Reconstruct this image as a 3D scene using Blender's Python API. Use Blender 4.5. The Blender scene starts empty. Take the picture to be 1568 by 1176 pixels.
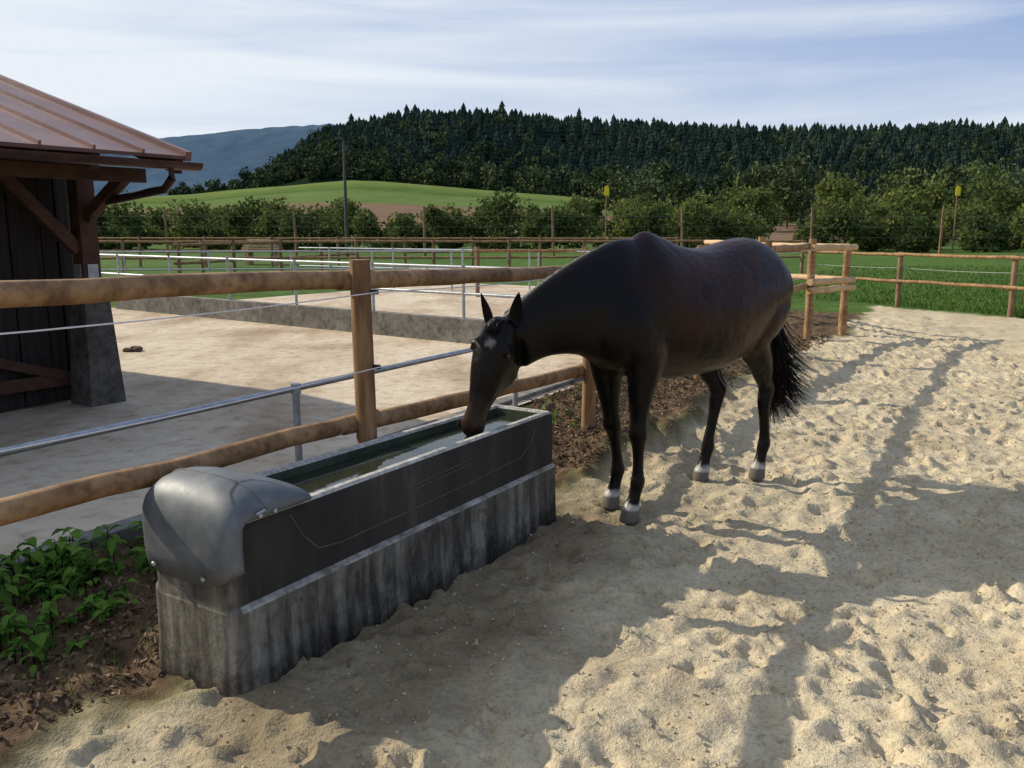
import bpy, math, random
import numpy as np
from mathutils import Vector, Matrix
random.seed(7); rng=np.random.default_rng(7)
scene=bpy.context.scene
COL=scene.collection
# ------------------------------------------------------------------ helpers
def nrm(v):
    v=np.array(v,float); return v/np.linalg.norm(v)
def link(o,parent=None):
    COL.objects.link(o)
    if parent: o.parent=parent
    return o
def empty(name,loc=(0,0,0)):
    e=bpy.data.objects.new(name,None); e.location=loc; e.empty_display_size=.2
    return link(e)
class NT:
    def __init__(s,name):
        s.m=bpy.data.materials.new(name); s.m.use_nodes=True
        s.t=s.m.node_tree; s.n=s.t.nodes; s.l=s.t.links
        s.b=s.n['Principled BSDF']
    def node(s,ty,**k):
        n=s.n.new(ty)
        for a,v in k.items(): setattr(n,a,v)
        return n
def noise(t,scale,detail=4,rough=.6,coord='Object',stretch=None,dist=0):
    tc=t.node('ShaderNodeTexCoord'); mp=t.node('ShaderNodeMapping')
    if stretch: mp.inputs['Scale'].default_value=stretch
    t.l.new(tc.outputs[coord],mp.inputs['Vector'])
    n=t.node('ShaderNodeTexNoise'); n.inputs['Scale'].default_value=scale
    n.inputs['Detail'].default_value=detail; n.inputs['Roughness'].default_value=rough
    n.inputs['Distortion'].default_value=dist
    t.l.new(mp.outputs[0],n.inputs['Vector']); return n.outputs['Fac']
def ramp(t,fac,stops):
    r=t.node('ShaderNodeValToRGB'); e=r.color_ramp.elements
    while len(e)<len(stops): e.new(.5)
    for i,(p,c) in enumerate(stops):
        e[i].position=p; e[i].color=(*c,1) if len(c)==3 else c
    t.l.new(fac,r.inputs[0]); return r.outputs[0]
def mixc(t,fac,a,b,mode='MIX'):
    m=t.node('ShaderNodeMix',data_type='RGBA',blend_type=mode)
    if isinstance(fac,(int,float)): m.inputs[0].default_value=fac
    else: t.l.new(fac,m.inputs[0])
    for i,v in ((6,a),(7,b)):
        if isinstance(v,tuple): m.inputs[i].default_value=(*v,1)
        else: t.l.new(v,m.inputs[i])
    return m.outputs[2]
def bump(t,fac,strength,dist=.01,prev=None):
    b=t.node('ShaderNodeBump'); b.inputs['Strength'].default_value=strength; b.inputs['Distance'].default_value=dist
    t.l.new(fac,b.inputs['Height'])
    if prev is not None: t.l.new(prev,b.inputs['Normal'])
    return b.outputs[0]
def mk(name,c1,c2,scale=8,rough=.8,bs=.4,bd=.01,stretch=None,metal=0,spec=.3,lo=.35,hi=.65,fine=None,streak=False):
    t=NT(name)
    f=noise(t,scale,stretch=stretch)
    c=ramp(t,f,[(lo,c1),(hi,c2)])
    nb=noise(t,fine or scale*4,stretch=stretch)
    if streak: c=mixc(t,.7,c,ramp(t,nb,[(.32,(.5,.47,.45)),(.52,(1,1,1)),(.75,(1.15,1.12,1.1))]),'MULTIPLY')
    t.l.new(c,t.b.inputs['Base Color'])
    t.b.inputs['Roughness'].default_value=rough; t.b.inputs['Metallic'].default_value=metal
    t.b.inputs['Specular IOR Level'].default_value=spec
    if bs>0: t.l.new(bump(t,nb,bs,bd),t.b.inputs['Normal'])
    return t.m
def leafmat(name,c1,c2,scale=1.2,trans=.35):
    t=NT(name); f=noise(t,scale,detail=2)
    c=ramp(t,f,[(.35,c1),(.65,c2)])
    d=t.node('ShaderNodeBsdfDiffuse'); t.l.new(c,d.inputs[0]); out=d.outputs[0]
    if trans>0:
        tr=t.node('ShaderNodeBsdfTranslucent'); mx=t.node('ShaderNodeMixShader')
        t.l.new(c,tr.inputs[0]); mx.inputs[0].default_value=trans
        t.l.new(d.outputs[0],mx.inputs[1]); t.l.new(tr.outputs[0],mx.inputs[2]); out=mx.outputs[0]
    t.l.new(out,t.n['Material Output'].inputs['Surface']); return t.m

class MB:
    def __init__(s): s.v=[]; s.f=[]; s.m=[]
    def add(s,vs,fs,mi=0):
        o=len(s.v); s.v+= [tuple(map(float,p)) for p in vs]
        for f in fs: s.f.append(tuple(i+o for i in f)); s.m.append(mi)
    def rings(s,rings,mi=0,cap=True,closed=True):
        n=len(rings[0]); vs=[p for r in rings for p in r]; fs=[]
        for i in range(len(rings)-1):
            for j in range(n if closed else n-1):
                a=i*n+j; b=i*n+(j+1)%n
                fs.append((a,b,b+n,a+n))
        if cap:
            fs.append(tuple(range(n-1,-1,-1))); fs.append(tuple((len(rings)-1)*n+k for k in range(n)))
        s.add(vs,fs,mi)
    def tube(s,pts,rad,n=8,mi=0,cap=True,wob=0):
        pts=[np.array(p,float) for p in pts]; rr=[]
        if np.isscalar(rad): rad=[rad]*len(pts)
        up=np.array([0,0,1.])
        for i,p in enumerate(pts):
            d=nrm(pts[min(i+1,len(pts)-1)]-pts[max(i-1,0)])
            u=up if abs(d[2])<.9 else np.array([1.,0,0])
            a=nrm(np.cross(d,u)); b=np.cross(a,d)
            rr.append([p+rad[i]*(1+wob*random.uniform(-1,1))*(math.cos(t)*a+math.sin(t)*b) for t in [2*math.pi*k/n for k in range(n)]])
        s.rings(rr,mi,cap)
    def log(s,p0,p1,r0,r1=None,n=10,mi=0,seg=6,wob=.03,bend=.006):
        p0=np.array(p0,float);p1=np.array(p1,float); r1=r1 or r0
        pts=[p0+(p1-p0)*i/seg+ (np.array([random.uniform(-bend,bend) for _ in range(3)]) if 0<i<seg else 0) for i in range(seg+1)]
        s.tube(pts,[r0+(r1-r0)*i/seg for i in range(seg+1)],n,mi,True,wob)
    def box(s,c,ax,ay,az,mi=0):
        c=np.array(c,float);ax=np.array(ax,float);ay=np.array(ay,float);az=np.array(az,float)
        vs=[c+i*ax+j*ay+k*az for i in(-1,1) for j in(-1,1) for k in(-1,1)]
        s.add(vs,[(0,1,3,2),(4,6,7,5),(0,4,5,1),(2,3,7,6),(0,2,6,4),(1,5,7,3)],mi)
    def build(s,name,mats,smooth=True,parent=None,bevel=0,autosm=True):
        me=bpy.data.meshes.new(name); me.from_pydata(s.v,[],s.f)
        for m in mats: me.materials.append(m)
        me.polygons.foreach_set('material_index',s.m)
        if smooth: me.polygons.foreach_set('use_smooth',[True]*len(s.f))
        me.update(); 
        import bmesh
        bm=bmesh.new(); bm.from_mesh(me); bmesh.ops.recalc_face_normals(bm,faces=bm.faces); bm.to_mesh(me); bm.free()
        if smooth and autosm:
            try: me.set_sharp_from_angle(angle=math.radians(42))
            except Exception: pass
        o=bpy.data.objects.new(name,me); link(o,parent)
        if bevel:
            b=o.modifiers.new('b','BEVEL'); b.width=bevel; b.segments=2; b.limit_method='ANGLE'
        return o
def npmesh(name,V,F,mats,mi=None,smooth=False,parent=None):
    me=bpy.data.meshes.new(name); k=F.shape[1]
    me.vertices.add(len(V)); me.vertices.foreach_set('co',V.astype(np.float32).ravel())
    me.loops.add(F.size); me.loops.foreach_set('vertex_index',F.astype(np.int32).ravel())
    me.polygons.add(len(F)); me.polygons.foreach_set('loop_start',np.arange(0,F.size,k,dtype=np.int32))
    try: me.polygons.foreach_set('loop_total',np.full(len(F),k,dtype=np.int32))
    except Exception: pass
    for m in mats: me.materials.append(m)
    if mi is not None: me.polygons.foreach_set('material_index',mi.astype(np.int32))
    me.polygons.foreach_set('use_smooth',np.full(len(F),smooth))
    me.update(calc_edges=True); me.validate()
    o=bpy.data.objects.new(name,me); return link(o,parent)
def h2(xi,yi,seed):
    h=(xi*374761393+yi*668265263+seed*974711)&0x7fffffff
    h=((h^(h>>13))*1274126177)&0x7fffffff
    h=((h^(h>>16))*668265263)&0x7fffffff
    return ((h^(h>>15))&0xffff)/65535.
def vn(x,y,sc,seed=0):
    x=x/sc; y=y/sc; xi=np.floor(x).astype(np.int64); yi=np.floor(y).astype(np.int64)
    fx=x-xi; fy=y-yi; fx=fx*fx*(3-2*fx); fy=fy*fy*(3-2*fy)
    a=h2(xi,yi,seed);b=h2(xi+1,yi,seed);c=h2(xi,yi+1,seed);d=h2(xi+1,yi+1,seed)
    return (a*(1-fx)+b*fx)*(1-fy)+(c*(1-fx)+d*fx)*fy-.5
def S(t): t=np.clip(t,0,1); return t*t*(3-2*t)
def leaves(C,size,aspect=.6):
    n=len(C); a=rng.normal(size=(n,3)); a/=np.linalg.norm(a,axis=1,keepdims=True)
    b=rng.normal(size=(n,3)); b-=a*(a*b).sum(1,keepdims=True); b/=np.linalg.norm(b,axis=1,keepdims=True)
    s=(size*rng.uniform(.6,1.3,n))[:,None]
    V=np.stack([C-a*s,C-b*s*aspect,C+a*s,C+b*s*aspect],1).reshape(-1,3)
    return V,np.arange(4*n).reshape(n,4)

# ------------------------------------------------------------------ camera / light / sky
cam=bpy.data.cameras.new('camera'); cam.lens=30.2; cam.sensor_width=36; cam.clip_end=8000; cam.clip_start=.05
co=link(bpy.data.objects.new('camera',cam)); co.location=(0,0,1.65); co.rotation_euler=(math.radians(90-10.3),0,0)
scene.camera=co
EL=math.radians(33); az=nrm([.915,-.40,0])
D=Vector((az[0]*math.cos(EL),az[1]*math.cos(EL),-math.sin(EL)))
sl=bpy.data.lights.new('sun','SUN'); sl.energy=5.0; sl.angle=math.radians(.5); sl.color=(1,.925,.765)
so=link(bpy.data.objects.new('sun',sl)); so.rotation_euler=D.to_track_quat('-Z','Y').to_euler(); so.location=(-30,15,30)
w=bpy.data.worlds.new('World'); scene.world=w; w.use_nodes=True; wt=w.node_tree
bg=wt.nodes['Background']; sky=wt.nodes.new('ShaderNodeTexSky'); sky.sky_type='NISHITA'; sky.sun_disc=False
sky.sun_elevation=EL; sky.sun_rotation=math.atan2(-az[0],-az[1])%(2*math.pi); sky.air_density=1.0; sky.dust_density=1.2; sky.ozone_density=2.0
tc=wt.nodes.new('ShaderNodeTexCoord'); mp=wt.nodes.new('ShaderNodeMapping'); mp.inputs['Scale'].default_value=(1.1,1.1,12); mp.inputs['Rotation'].default_value=(0,math.radians(5),0)
ns=wt.nodes.new('ShaderNodeTexNoise'); ns.inputs['Scale'].default_value=1.5; ns.inputs['Detail'].default_value=7; ns.inputs['Roughness'].default_value=.52; ns.inputs['Distortion'].default_value=.5
cr=wt.nodes.new('ShaderNodeValToRGB'); cr.color_ramp.elements[0].position=.40; cr.color_ramp.elements[1].position=.72
cr.color_ramp.elements[0].color=(0.0,.0,.0,1); cr.color_ramp.elements[1].color=(.6,.6,.6,1)
wt.links.new(tc.outputs['Generated'],mp.inputs[0]); wt.links.new(mp.outputs[0],ns.inputs[0]); wt.links.new(ns.outputs['Fac'],cr.inputs[0])
sx=wt.nodes.new('ShaderNodeSeparateXYZ'); wt.links.new(tc.outputs['Generated'],sx.inputs[0])
def wm(op,a,b,c=None):
    n=wt.nodes.new('ShaderNodeMath'); n.operation=op
    for i,v in enumerate((a,b,c)):
        if v is None: continue
        if isinstance(v,(int,float)): n.inputs[i].default_value=v
        else: wt.links.new(v,n.inputs[i])
    return n.outputs[0]
mr=wt.nodes.new('ShaderNodeMapRange'); mr.inputs[1].default_value=.06; mr.inputs[2].default_value=.30; mr.inputs[3].default_value=.66; mr.inputs[4].default_value=.04; wt.links.new(sx.outputs['Z'],mr.inputs[0])
sidef=wm('MULTIPLY_ADD',sx.outputs['X'],-.60,mr.outputs[0])
fac=wm('ADD',sidef,cr.outputs[0]); cl=wt.nodes.new('ShaderNodeClamp'); wt.links.new(fac,cl.inputs[0]); cl.inputs[2].default_value=.97; cl.inputs[1].default_value=.0
m0=wt.nodes.new('ShaderNodeMix'); m0.data_type='RGBA'; m0.inputs[0].default_value=.70; m0.inputs[7].default_value=(4.3,5.8,9.2,1); wt.links.new(sky.outputs[0],m0.inputs[6])
mx=wt.nodes.new('ShaderNodeMix'); mx.data_type='RGBA'; mx.inputs[7].default_value=(9.2,9.8,10.5,1)
wt.links.new(cl.outputs[0],mx.inputs[0]); wt.links.new(m0.outputs[2],mx.inputs[6]); wt.links.new(mx.outputs[2],bg.inputs[0])
bg.inputs[1].default_value=.09
scene.view_settings.view_transform='Standard'; scene.view_settings.look='None'; scene.view_settings.exposure=0

# ------------------------------------------------------------------ materials
M_wood=mk('fence_wood',(.20,.105,.045),(.37,.22,.105),5,.75,.5,.006,streak=True)
M_woodp=mk('post_wood',(.17,.088,.04),(.33,.19,.088),9,.75,.6,.006,stretch=(1,1,.10),streak=True)
M_pale=mk('pale_wood',(.42,.27,.13),(.58,.40,.22),6,.7,.3,.004)
M_far=mk('weathered_wood',(.15,.085,.045),(.26,.16,.09),5,.8,.3,.005)
M_galv=mk('galvanised_steel',(.30,.32,.34),(.44,.46,.48),14,.5,.1,.002,metal=.6,spec=.5)
M_cord=mk('white_cord',(.6,.58,.55),(.7,.68,.65),20,.6,0)
M_conc=mk('concrete_wall',(.13,.12,.105),(.24,.225,.195),3,.9,.4,.01,streak=True)

# ------------------------------------------------------------------ ground
Pf=np.array([.57,6.27]); Ld=nrm([.51,.86]); Nr=np.array([Ld[1],-Ld[0]])
TL2=nrm([.53,.848]); TP=np.array([-.97,2.80])
def grow(start,end,step,g): 
    out=[start]; s=step; sg=1 if end>start else -1
    while (out[-1]-end)*sg<0: s*=g; out.append(out[-1]+sg*s)
    return out
xs=list(np.arange(-3.4,6.4,.023)); xs=sorted(grow(xs[0],-3000,.028,1.075)[1:])+xs+grow(xs[-1],3000,.028,1.06)[1:]
ys=list(np.arange(1.3,8.0,.020)); ys=sorted(grow(ys[0],-400,.03,1.12)[1:])+ys+grow(ys[-1],24,.024,1.009)[1:]; ys+=grow(ys[-1],3500,.16,1.12)[1:]
xs=np.array(xs); ys=np.array(ys); X,Y=np.meshgrid(xs,ys)
A=(X-Pf[0])*Ld[0]+(Y-Pf[1])*Ld[1]; B=(X-Pf[0])*Nr[0]+(Y-Pf[1])*Nr[1]
R=np.hypot(X,Y-3)
near=1-S((R-14)/14)
wig=vn(X,Y,.7,3)*.35+vn(X,Y,.25,4)*.25+vn(X,Y,.1,7)*.12
mound=S((A+.7)/.7)*S((6.5-A)/2)
sandB=S((B-.05-.16*mound+wig)/.22)
sandB=np.where(A<-4.6, S((B-.10+wig-(-A-4.6)*.05)/.22), sandB)
rl=nrm([-1.19,2.1]); rn=np.array([rl[1],-rl[0]]); RB=(X-9.35)*rn[0]+(Y-16.1)*rn[1]+vn(X,Y,1.2,9)*.6
topB=S((21.5+vn(X,Y,1.5,8)-Y)/.5)
inside=S((-RB)/.2)*topB*S((A+40)/5)
sand=sandB*inside
soil=(S((B+1.45)/.15))*(1-sandB)*S((12.5-A)/.4)
grass=np.clip(1-sand-soil,0,1)
Z=(vn(X,Y,1.3,1)*.05+vn(X,Y,.42,2)*.036+vn(X,Y,.17,5)*.032+vn(X,Y,.08,6)*.024+vn(X,Y,.045,16)*.014)*near*sand
Z+=(vn(X,Y,.5,11)*.08+vn(X,Y,.12,12)*.06+vn(X,Y,.05,13)*.03)*near*soil
Z+=.17*soil*near*S((B+.9)/.4)*mound
band=S((B+.1)/.2)*S(1-(B-.25)/.9)*mound
Z+=band*(.09+vn(X,Y,.32,17)*.13+vn(X,Y,.14,18)*.08+vn(X,Y,.07,19)*.03)*sand
Z+=near*grass*vn(X,Y,.3,14)*.02
for k in range(4200):
    a=rng.uniform(-6,13); b=rng.uniform(.15,9) if k%3 else rng.uniform(.15,3.2)
    p=Pf+Ld*a+Nr*b
    if p[1]<1.2: continue
    r=rng.uniform(.035,.066); dp=rng.uniform(.006,.028)
    i0,i1=np.searchsorted(xs,[p[0]-2.2*r,p[0]+2.2*r]); j0,j1=np.searchsorted(ys,[p[1]-2.2*r,p[1]+2.2*r])
    if i1<=i0 or j1<=j0: continue
    th=rng.uniform(0,6.28); dx=X[j0:j1,i0:i1]-p[0]; dy=Y[j0:j1,i0:i1]-p[1]
    ex=dx*math.cos(th)+dy*math.sin(th); ey=-dx*math.sin(th)+dy*math.cos(th)
    q=np.hypot(ex/1.25,ey)/r*(1+.6*vn(dx+p[0],dy+p[1],.05,91))
    Z[j0:j1,i0:i1]+=(-dp*(1-S((q-.45)/.6))+dp*.5*np.exp(-((q-1.3)/.3)**2)*(1+.8*ex/r))*sand[j0:j1,i0:i1]
Z=np.where(B<-1.5,-.03,Z)
tl=(X-TP[0])*TL2[0]+(Y-TP[1])*TL2[1]; tw=(X-TP[0])*TL2[1]-(Y-TP[1])*TL2[0]
wet=(1-S((tw-.10+vn(X,Y,.35,51)*.7)/1.1))*S((tl+.7+vn(X,Y,.4,52)*.6)/.8)*(1-S((tl-2.3)/1.2))*sand
wet=np.clip(wet+band*.45*sand,0,1)
V=np.stack([X,Y,Z],-1).reshape(-1,3)
ny,nx=X.shape; idx=np.arange(nx*ny).reshape(ny,nx)
F=np.stack([idx[:-1,:-1],idx[:-1,1:],idx[1:,1:],idx[1:,:-1]],-1).reshape(-1,4)
t=NT('ground_mat')
at=t.node('ShaderNodeAttribute',attribute_name='zone')
sp=t.node('ShaderNodeSeparateColor'); t.l.new(at.outputs['Color'],sp.inputs[0])
n1=noise(t,1.3,5); n2=noise(t,45,3,.7); n3=noise(t,9,4,.65); n4=noise(t,.06,3)
sc=ramp(t,n1,[(.3,(.43,.345,.225)),(.5,(.54,.445,.295)),(.72,(.62,.52,.355))])
sc=mixc(t,.5,sc,ramp(t,n3,[(.3,(.68,.66,.64)),(.55,(1,1,1)),(.75,(1.1,1.1,1.06))]),'MULTIPLY')
sc=mixc(t,.65,sc,ramp(t,n2,[(.33,(.6,.58,.55)),(.5,(1,1,1)),(.7,(1.12,1.12,1.12))]),'MULTIPLY')
sc=mixc(t,sp.outputs[2],sc,mixc(t,1.0,sc,(.44,.41,.37),'MULTIPLY'))
oc=ramp(t,n3,[(.3,(.05,.032,.019)),(.55,(.12,.078,.044)),(.75,(.22,.15,.09))])
gf=noise(t,2.2,6,.7)
gc=ramp(t,gf,[(.3,(.035,.07,.012)),(.5,(.06,.115,.02)),(.72,(.10,.165,.035))])
gc=mixc(t,.6,gc,ramp(t,n4,[(.35,(.7,.75,.6)),(.65,(1.25,1.15,1.0))]),'MULTIPLY')
c=mixc(t,sp.outputs[0],gc,sc); c=mixc(t,sp.outputs[1],c,oc)
t.l.new(c,t.b.inputs['Base Color']); t.b.inputs['Roughness'].default_value=.95; t.b.inputs['Specular IOR Level'].default_value=.1
b1=bump(t,n2,.85,.014); b2=bump(t,noise(t,150,2,.7),.6,.005,b1); t.l.new(b2,t.b.inputs['Normal'])
go=npmesh('ground',V,F,[t.m],smooth=True)
ca=go.data.color_attributes.new('zone','FLOAT_COLOR','POINT')
cc=np.stack([sand,soil,wet,np.ones_like(sand)],-1).reshape(-1,4).astype(np.float32)
ca.data.foreach_set('color',cc.ravel())

def blades(n,px,py,h,wd,zoff=0):
    th=rng.uniform(0,6.28,n); ln=rng.uniform(.5,1.2,n)*h; le=rng.normal(0,.35,(n,2))*ln[:,None]
    dx=np.cos(th)*wd; dy=np.sin(th)*wd
    b0=np.stack([px-dx,py-dy,np.full(n,zoff)],1); b1_=np.stack([px+dx,py+dy,np.full(n,zoff)],1)
    tp=np.stack([px+le[:,0],py+le[:,1],zoff+ln],1)
    V=np.stack([b0,b1_,tp],1).reshape(-1,3); return V,np.arange(3*n).reshape(n,3)
M_gr1=leafmat('grass_blade',(.04,.08,.015),(.09,.145,.03),.7,.25)
n=60000
py=16+rng.random(n)**1.6*22; px=rng.uniform(-12,18,n)*(py/20)
rbv=(px-9.35)*rn[0]+(py-16.1)*rn[1]; bb=(px-Pf[0])*Nr[0]+(py-Pf[1])*Nr[1]
k=((rbv>0.1)|(py>21.8))&(bb>-4)
V,F=blades(k.sum(),px[k],py[k],.09,.012)
npmesh('grass_field',V,F,[M_gr1])

# ------------------------------------------------------------------ concrete yard, kerb, low wall
def P2(a,b,z=0): p=Pf+Ld*a+Nr*b; return (p[0],p[1],z)
t=NT('yard_concrete'); n1=noise(t,.6,5,.6); n2=noise(t,6,5,.7); n3=noise(t,60,3)
c=ramp(t,n1,[(.32,(.40,.30,.20)),(.5,(.55,.44,.31)),(.68,(.62,.52,.39))])
c=mixc(t,.8,c,ramp(t,n2,[(.32,(.60,.54,.47)),(.5,(1,1,1)),(.7,(1.08,1.06,1.03))]),'MULTIPLY')
n5=noise(t,.9,4,.55,stretch=(1,.35,1))
c=mixc(t,.7,c,ramp(t,n5,[(.38,(.60,.50,.40)),(.52,(1,1,1))]),'MULTIPLY')
t.l.new(c,t.b.inputs['Base Color']); t.b.inputs['Roughness'].default_value=.9
t.l.new(bump(t,n3,.4,.008,bump(t,n2,.6,.04)),t.b.inputs['Normal'])
M_yard=t.m
wd=nrm([-.80,.58]); w0=np.array([1.75,10.6])
ya=P2(-9,-1.5,.012); yb=(w0[0],w0[1],.012); yc=(w0[0]+wd[0]*26,w0[1]+wd[1]*26,.012); yd=(-24,6,.012)
y=MB(); y.add([ya,yb,yc,yd],[(0,1,2,3)]); y.build('concrete_yard',[M_yard],smooth=False)
y=MB()
q0=np.array(P2(-9,-1.42,.0)); q1=np.array(P2(4.6,-1.42,.0)); dL=np.array([Ld[0],Ld[1],0]); dN=np.array([Nr[0],Nr[1],0])
y.box((q0+q1)/2+np.array([0,0,.0]),dL*np.linalg.norm(q1-q0)/2,dN*.07,np.array([0,0,.055])); y.build('concrete_kerb',[M_conc],smooth=False,bevel=.01)
w3=np.array([wd[0],wd[1],0]); W0=np.array([w0[0],w0[1],0]); wn=np.array([-wd[1],wd[0],0])
y=MB(); y.box(W0+w3*6.2+np.array([0,0,.17]),w3*6.0,wn*.07,np.array([0,0,.2])); 
y.build('low_concrete_wall',[M_conc],smooth=False,bevel=.01)
y=MB(); s2=np.array([.35,.94,0])
y.add([W0+s2*.2+np.array([0,0,.016]),W0+s2*11+np.array([.5,0,.016]),W0+w3*9+s2*11+np.array([0,0,.016]),W0+w3*12+s2*.2+np.array([0,0,.016])],[(0,1,2,3)])
y.build('dirt_yard',[M_yard],smooth=False)
m=MB()
for i in range(8):
    c=np.array([-5.1+random.uniform(-.13,.13),11.5+random.uniform(-.1,.1),.03]); rr=[]; R0=random.uniform(.03,.06)
    for j in range(1,6):
        th=math.pi*j/6; rr.append([c+R0*np.array([math.sin(th)*math.cos(p),math.sin(th)*math.sin(p),.8*math.cos(th)])*random.uniform(.85,1.15) for p in [2*math.pi*q/9 for q in range(9)]])
    m.rings(rr)
m.build('dung_heap',[mk('dung',(.08,.055,.03),(.14,.095,.055),12,.9,.4)])
def pipefence(name,p0,p1,npost,zs,zb=0,r=.021,rp=.024):
    m=MB(); p0=np.array([*p0,0.]);p1=np.array([*p1,0.])
    for z in zs: m.tube([p0+[0,0,z],p1+[0,0,z]],r,12)
    for i in range(npost):
        p=p0+(p1-p0)*(i+.5)/npost; m.tube([p+[0,0,zb],p+[0,0,max(zs)+.0]],rp,12)
        m.tube([p+[0,0,max(zs)-.035],p+[0,0,max(zs)+.028]],rp*1.35,12)
    m.build(name,[M_galv])
a_=P2(-7.6,-1.28)[:2]; b_=P2(4.2,-1.28)[:2]
m=MB()
m.tube([(*a_,.63),(*b_,.63)],.021,12)
for aa in (-6.5,-4.2,-1.70,1.1,3.6):
    p=np.array(P2(aa,-1.28)); m.tube([p,p+[0,0,.63]],.024,12); m.tube([p+[0,0,.595],p+[0,0,.66]],.033,12)
m.build('pipe_barrier',[M_galv])
pa=W0+w3*.3; pb=W0+w3*13
pipefence('pipe_barrier',pa[:2],pb[:2],7,[.72,1.1])
pipefence('pipe_barrier',(-15,21.5),(1.5,23.2),8,[.6,1.05])
pipefence('pipe_barrier',(-6,24.5),(3.5,19.5),5,[.6,1.1])

# ------------------------------------------------------------------ wooden fences
def fence(name,posts,ptop,rails,mats,rp=.05,rr=.042,off=.06,side=1,cord=None,zg=-.1):
    m=MB(); P=[np.array([p[0],p[1],0.]) for p in posts]
    for i,p in enumerate(P):
        tl=random.uniform(-.02,.02); pt=ptop[i] if isinstance(ptop,(list,tuple)) else ptop
        m.log(p+[0,0,zg],p+[tl,tl,pt],rp*1.05,rp,14,0,5,.03,.003)
    for rz in rails:
        for i in range(len(P)-1):
            d=nrm(P[i+1]-P[i]); nn=np.array([-d[1],d[0],0])*side*off
            z0=rz[i] if isinstance(rz,(list,tuple)) else rz; z1=rz[i+1] if isinstance(rz,(list,tuple)) else rz
            ex=.12
            m.log(P[i]-d*ex+nn+[0,0,z0+.006*(i%2)],P[i+1]+d*ex+nn+[0,0,z1+.006*(i%2)],rr,rr*.93,12,1,9,.035,.008)
    if cord:
        for cz in cord:
            for i in range(len(P)-1):
                d=nrm(P[i+1]-P[i]); nn=-np.array([-d[1],d[0],0])*side*(rp+.03)
                pts=[P[i]+(P[i+1]-P[i])*k/6+nn+[0,0,cz-.02*math.sin(math.pi*k/6)] for k in range(7)]
                m.tube(pts,.0030,5,2)
                m.tube([P[i]+nn+[0,0,cz],P[i]+[0,0,cz]],.012,6,3)
    return m.build(name,mats)
M_ins=mk('black_insulator',(.02,.02,.02),(.03,.03,.03),5,.5,0)
WM=[M_woodp,M_wood,M_cord,M_ins]
main=[(-3.36,-.12),(-2.03,2.03),(-.715,4.19),(.57,6.27),(1.9,8.62),(3.15,10.75),(4.43,12.8)]
fence('wooden_fence',main,[1.5,1.5,1.50,.72,1.48,1.48,1.49],[[1.45,1.45,1.40,1.34,1.36,1.37,1.38],[.74,.73,.69,.60,.72,.78,.8]],WM,rr=.046,cord=[1.345,.98],side=1)
fence('wooden_fence',[(4.43,12.8),(5.18,13.4)],[1.49,1.38],[1.36,.86,.74],[M_wood,M_pale,M_cord,M_ins],rp=.055,rr=.05,side=-1)
fence('wooden_fence',[(5.18,13.45),(4.35,15.2),(4.0,17.5)],[1.40,1.50,1.3],[1.36,.85],[M_wood,M_pale,M_cord,M_ins],rp=.05,rr=.05)
rf=[(9.35+1.19*k,16.1-2.1*k) for k in (3,2,1,0,-1,-2)]
fence('wooden_fence',rf,1.16,[1.10,.55],[M_far,M_wood,M_cord,M_ins],rr=.035,cord=[.82])
fence('wooden_fence',[(6.97-2.6*k,20.3+.15*k) for k in range(4)],1.2,[1.12,.55],[M_far,M_wood,M_cord,M_ins],rr=.035)
fence('wooden_fence',[(-19+2.7*k,30+.18*k) for k in range(12)],1.22,[1.17,.6],[M_far,M_wood,M_cord,M_ins],rp=.06,rr=.045)
fence('wooden_fence',[(-22+2.9*k,38-.1*k) for k in range(11)],1.3,[1.2,.65],[M_far,M_wood,M_cord,M_ins],rp=.06,rr=.045)
fence('wooden_fence',[(-10+.9*k,26+2.4*k) for k in range(5)],1.25,[1.15,.6],[M_far,M_wood,M_cord,M_ins],rp=.06,rr=.045)
m=MB()
for i in range(13):
    x=-42+7.4*i; m.log((x,50,-.1),(x+random.uniform(-.1,.1),50,2.75+random.uniform(-.15,.2)),.085,.07,8)
for z in (1.1,1.7,2.3): m.tube([(-42,50,z),(47,50,z)],.006,4,1)
m.build('wire_stake_fence',[M_far,mk('dull_wire',(.10,.10,.10),(.16,.16,.16),5,.7,0)])
m=MB()
for i in range(5):
    for j in range(3): m.box((-11.6,40+.35*j,.6+.12*i),(.9-.08*i,0,0),(0,.14,0),(0,0,.045))
m.box((-12.2,40.3,.25),(.08,0,0),(0,.4,0),(0,0,.28)); m.box((-11,40.3,.25),(.08,0,0),(0,.4,0),(0,0,.28))
m.build('plank_stack',[M_pale],smooth=False)
m=MB(); m.tube([(-9.1,48,-.1),(-9.1,48,3),(-9.1,48,6.3)],[.11,.09,.06],10)
m.tube([(-9.1,48,6.25),(-9.2,48,6.42),(-9.35,48,6.44)],[.04,.04,.03],8); m.box((-9.42,48,6.43),(.14,0,0),(0,.1,0),(0,0,.05)); m.box((-9.0,48,5.9),(.12,0,0),(0,.1,0),(0,0,.14))
m.build('yard_lamp_pole',[mk('dark_pole',(.05,.045,.04),(.08,.07,.06),4,.6,0)])
M_yel=mk('yellow_paint',(.75,.55,.02),(.8,.6,.03),3,.5,0)
for x in (6.45,30.4):
    m=MB(); m.tube([(x,60,-.1),(x,60,3.9)],.05,8,0); m.box((x,59.93,4.1),(.16,0,0),(0,.02,0),(0,0,.28),1); m.box((x,59.93,4.42),(.1,0,0),(0,.02,0),(0,0,.035),1)
    m.build('yellow_marker_sign',[M_far,M_yel],smooth=False)

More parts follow.
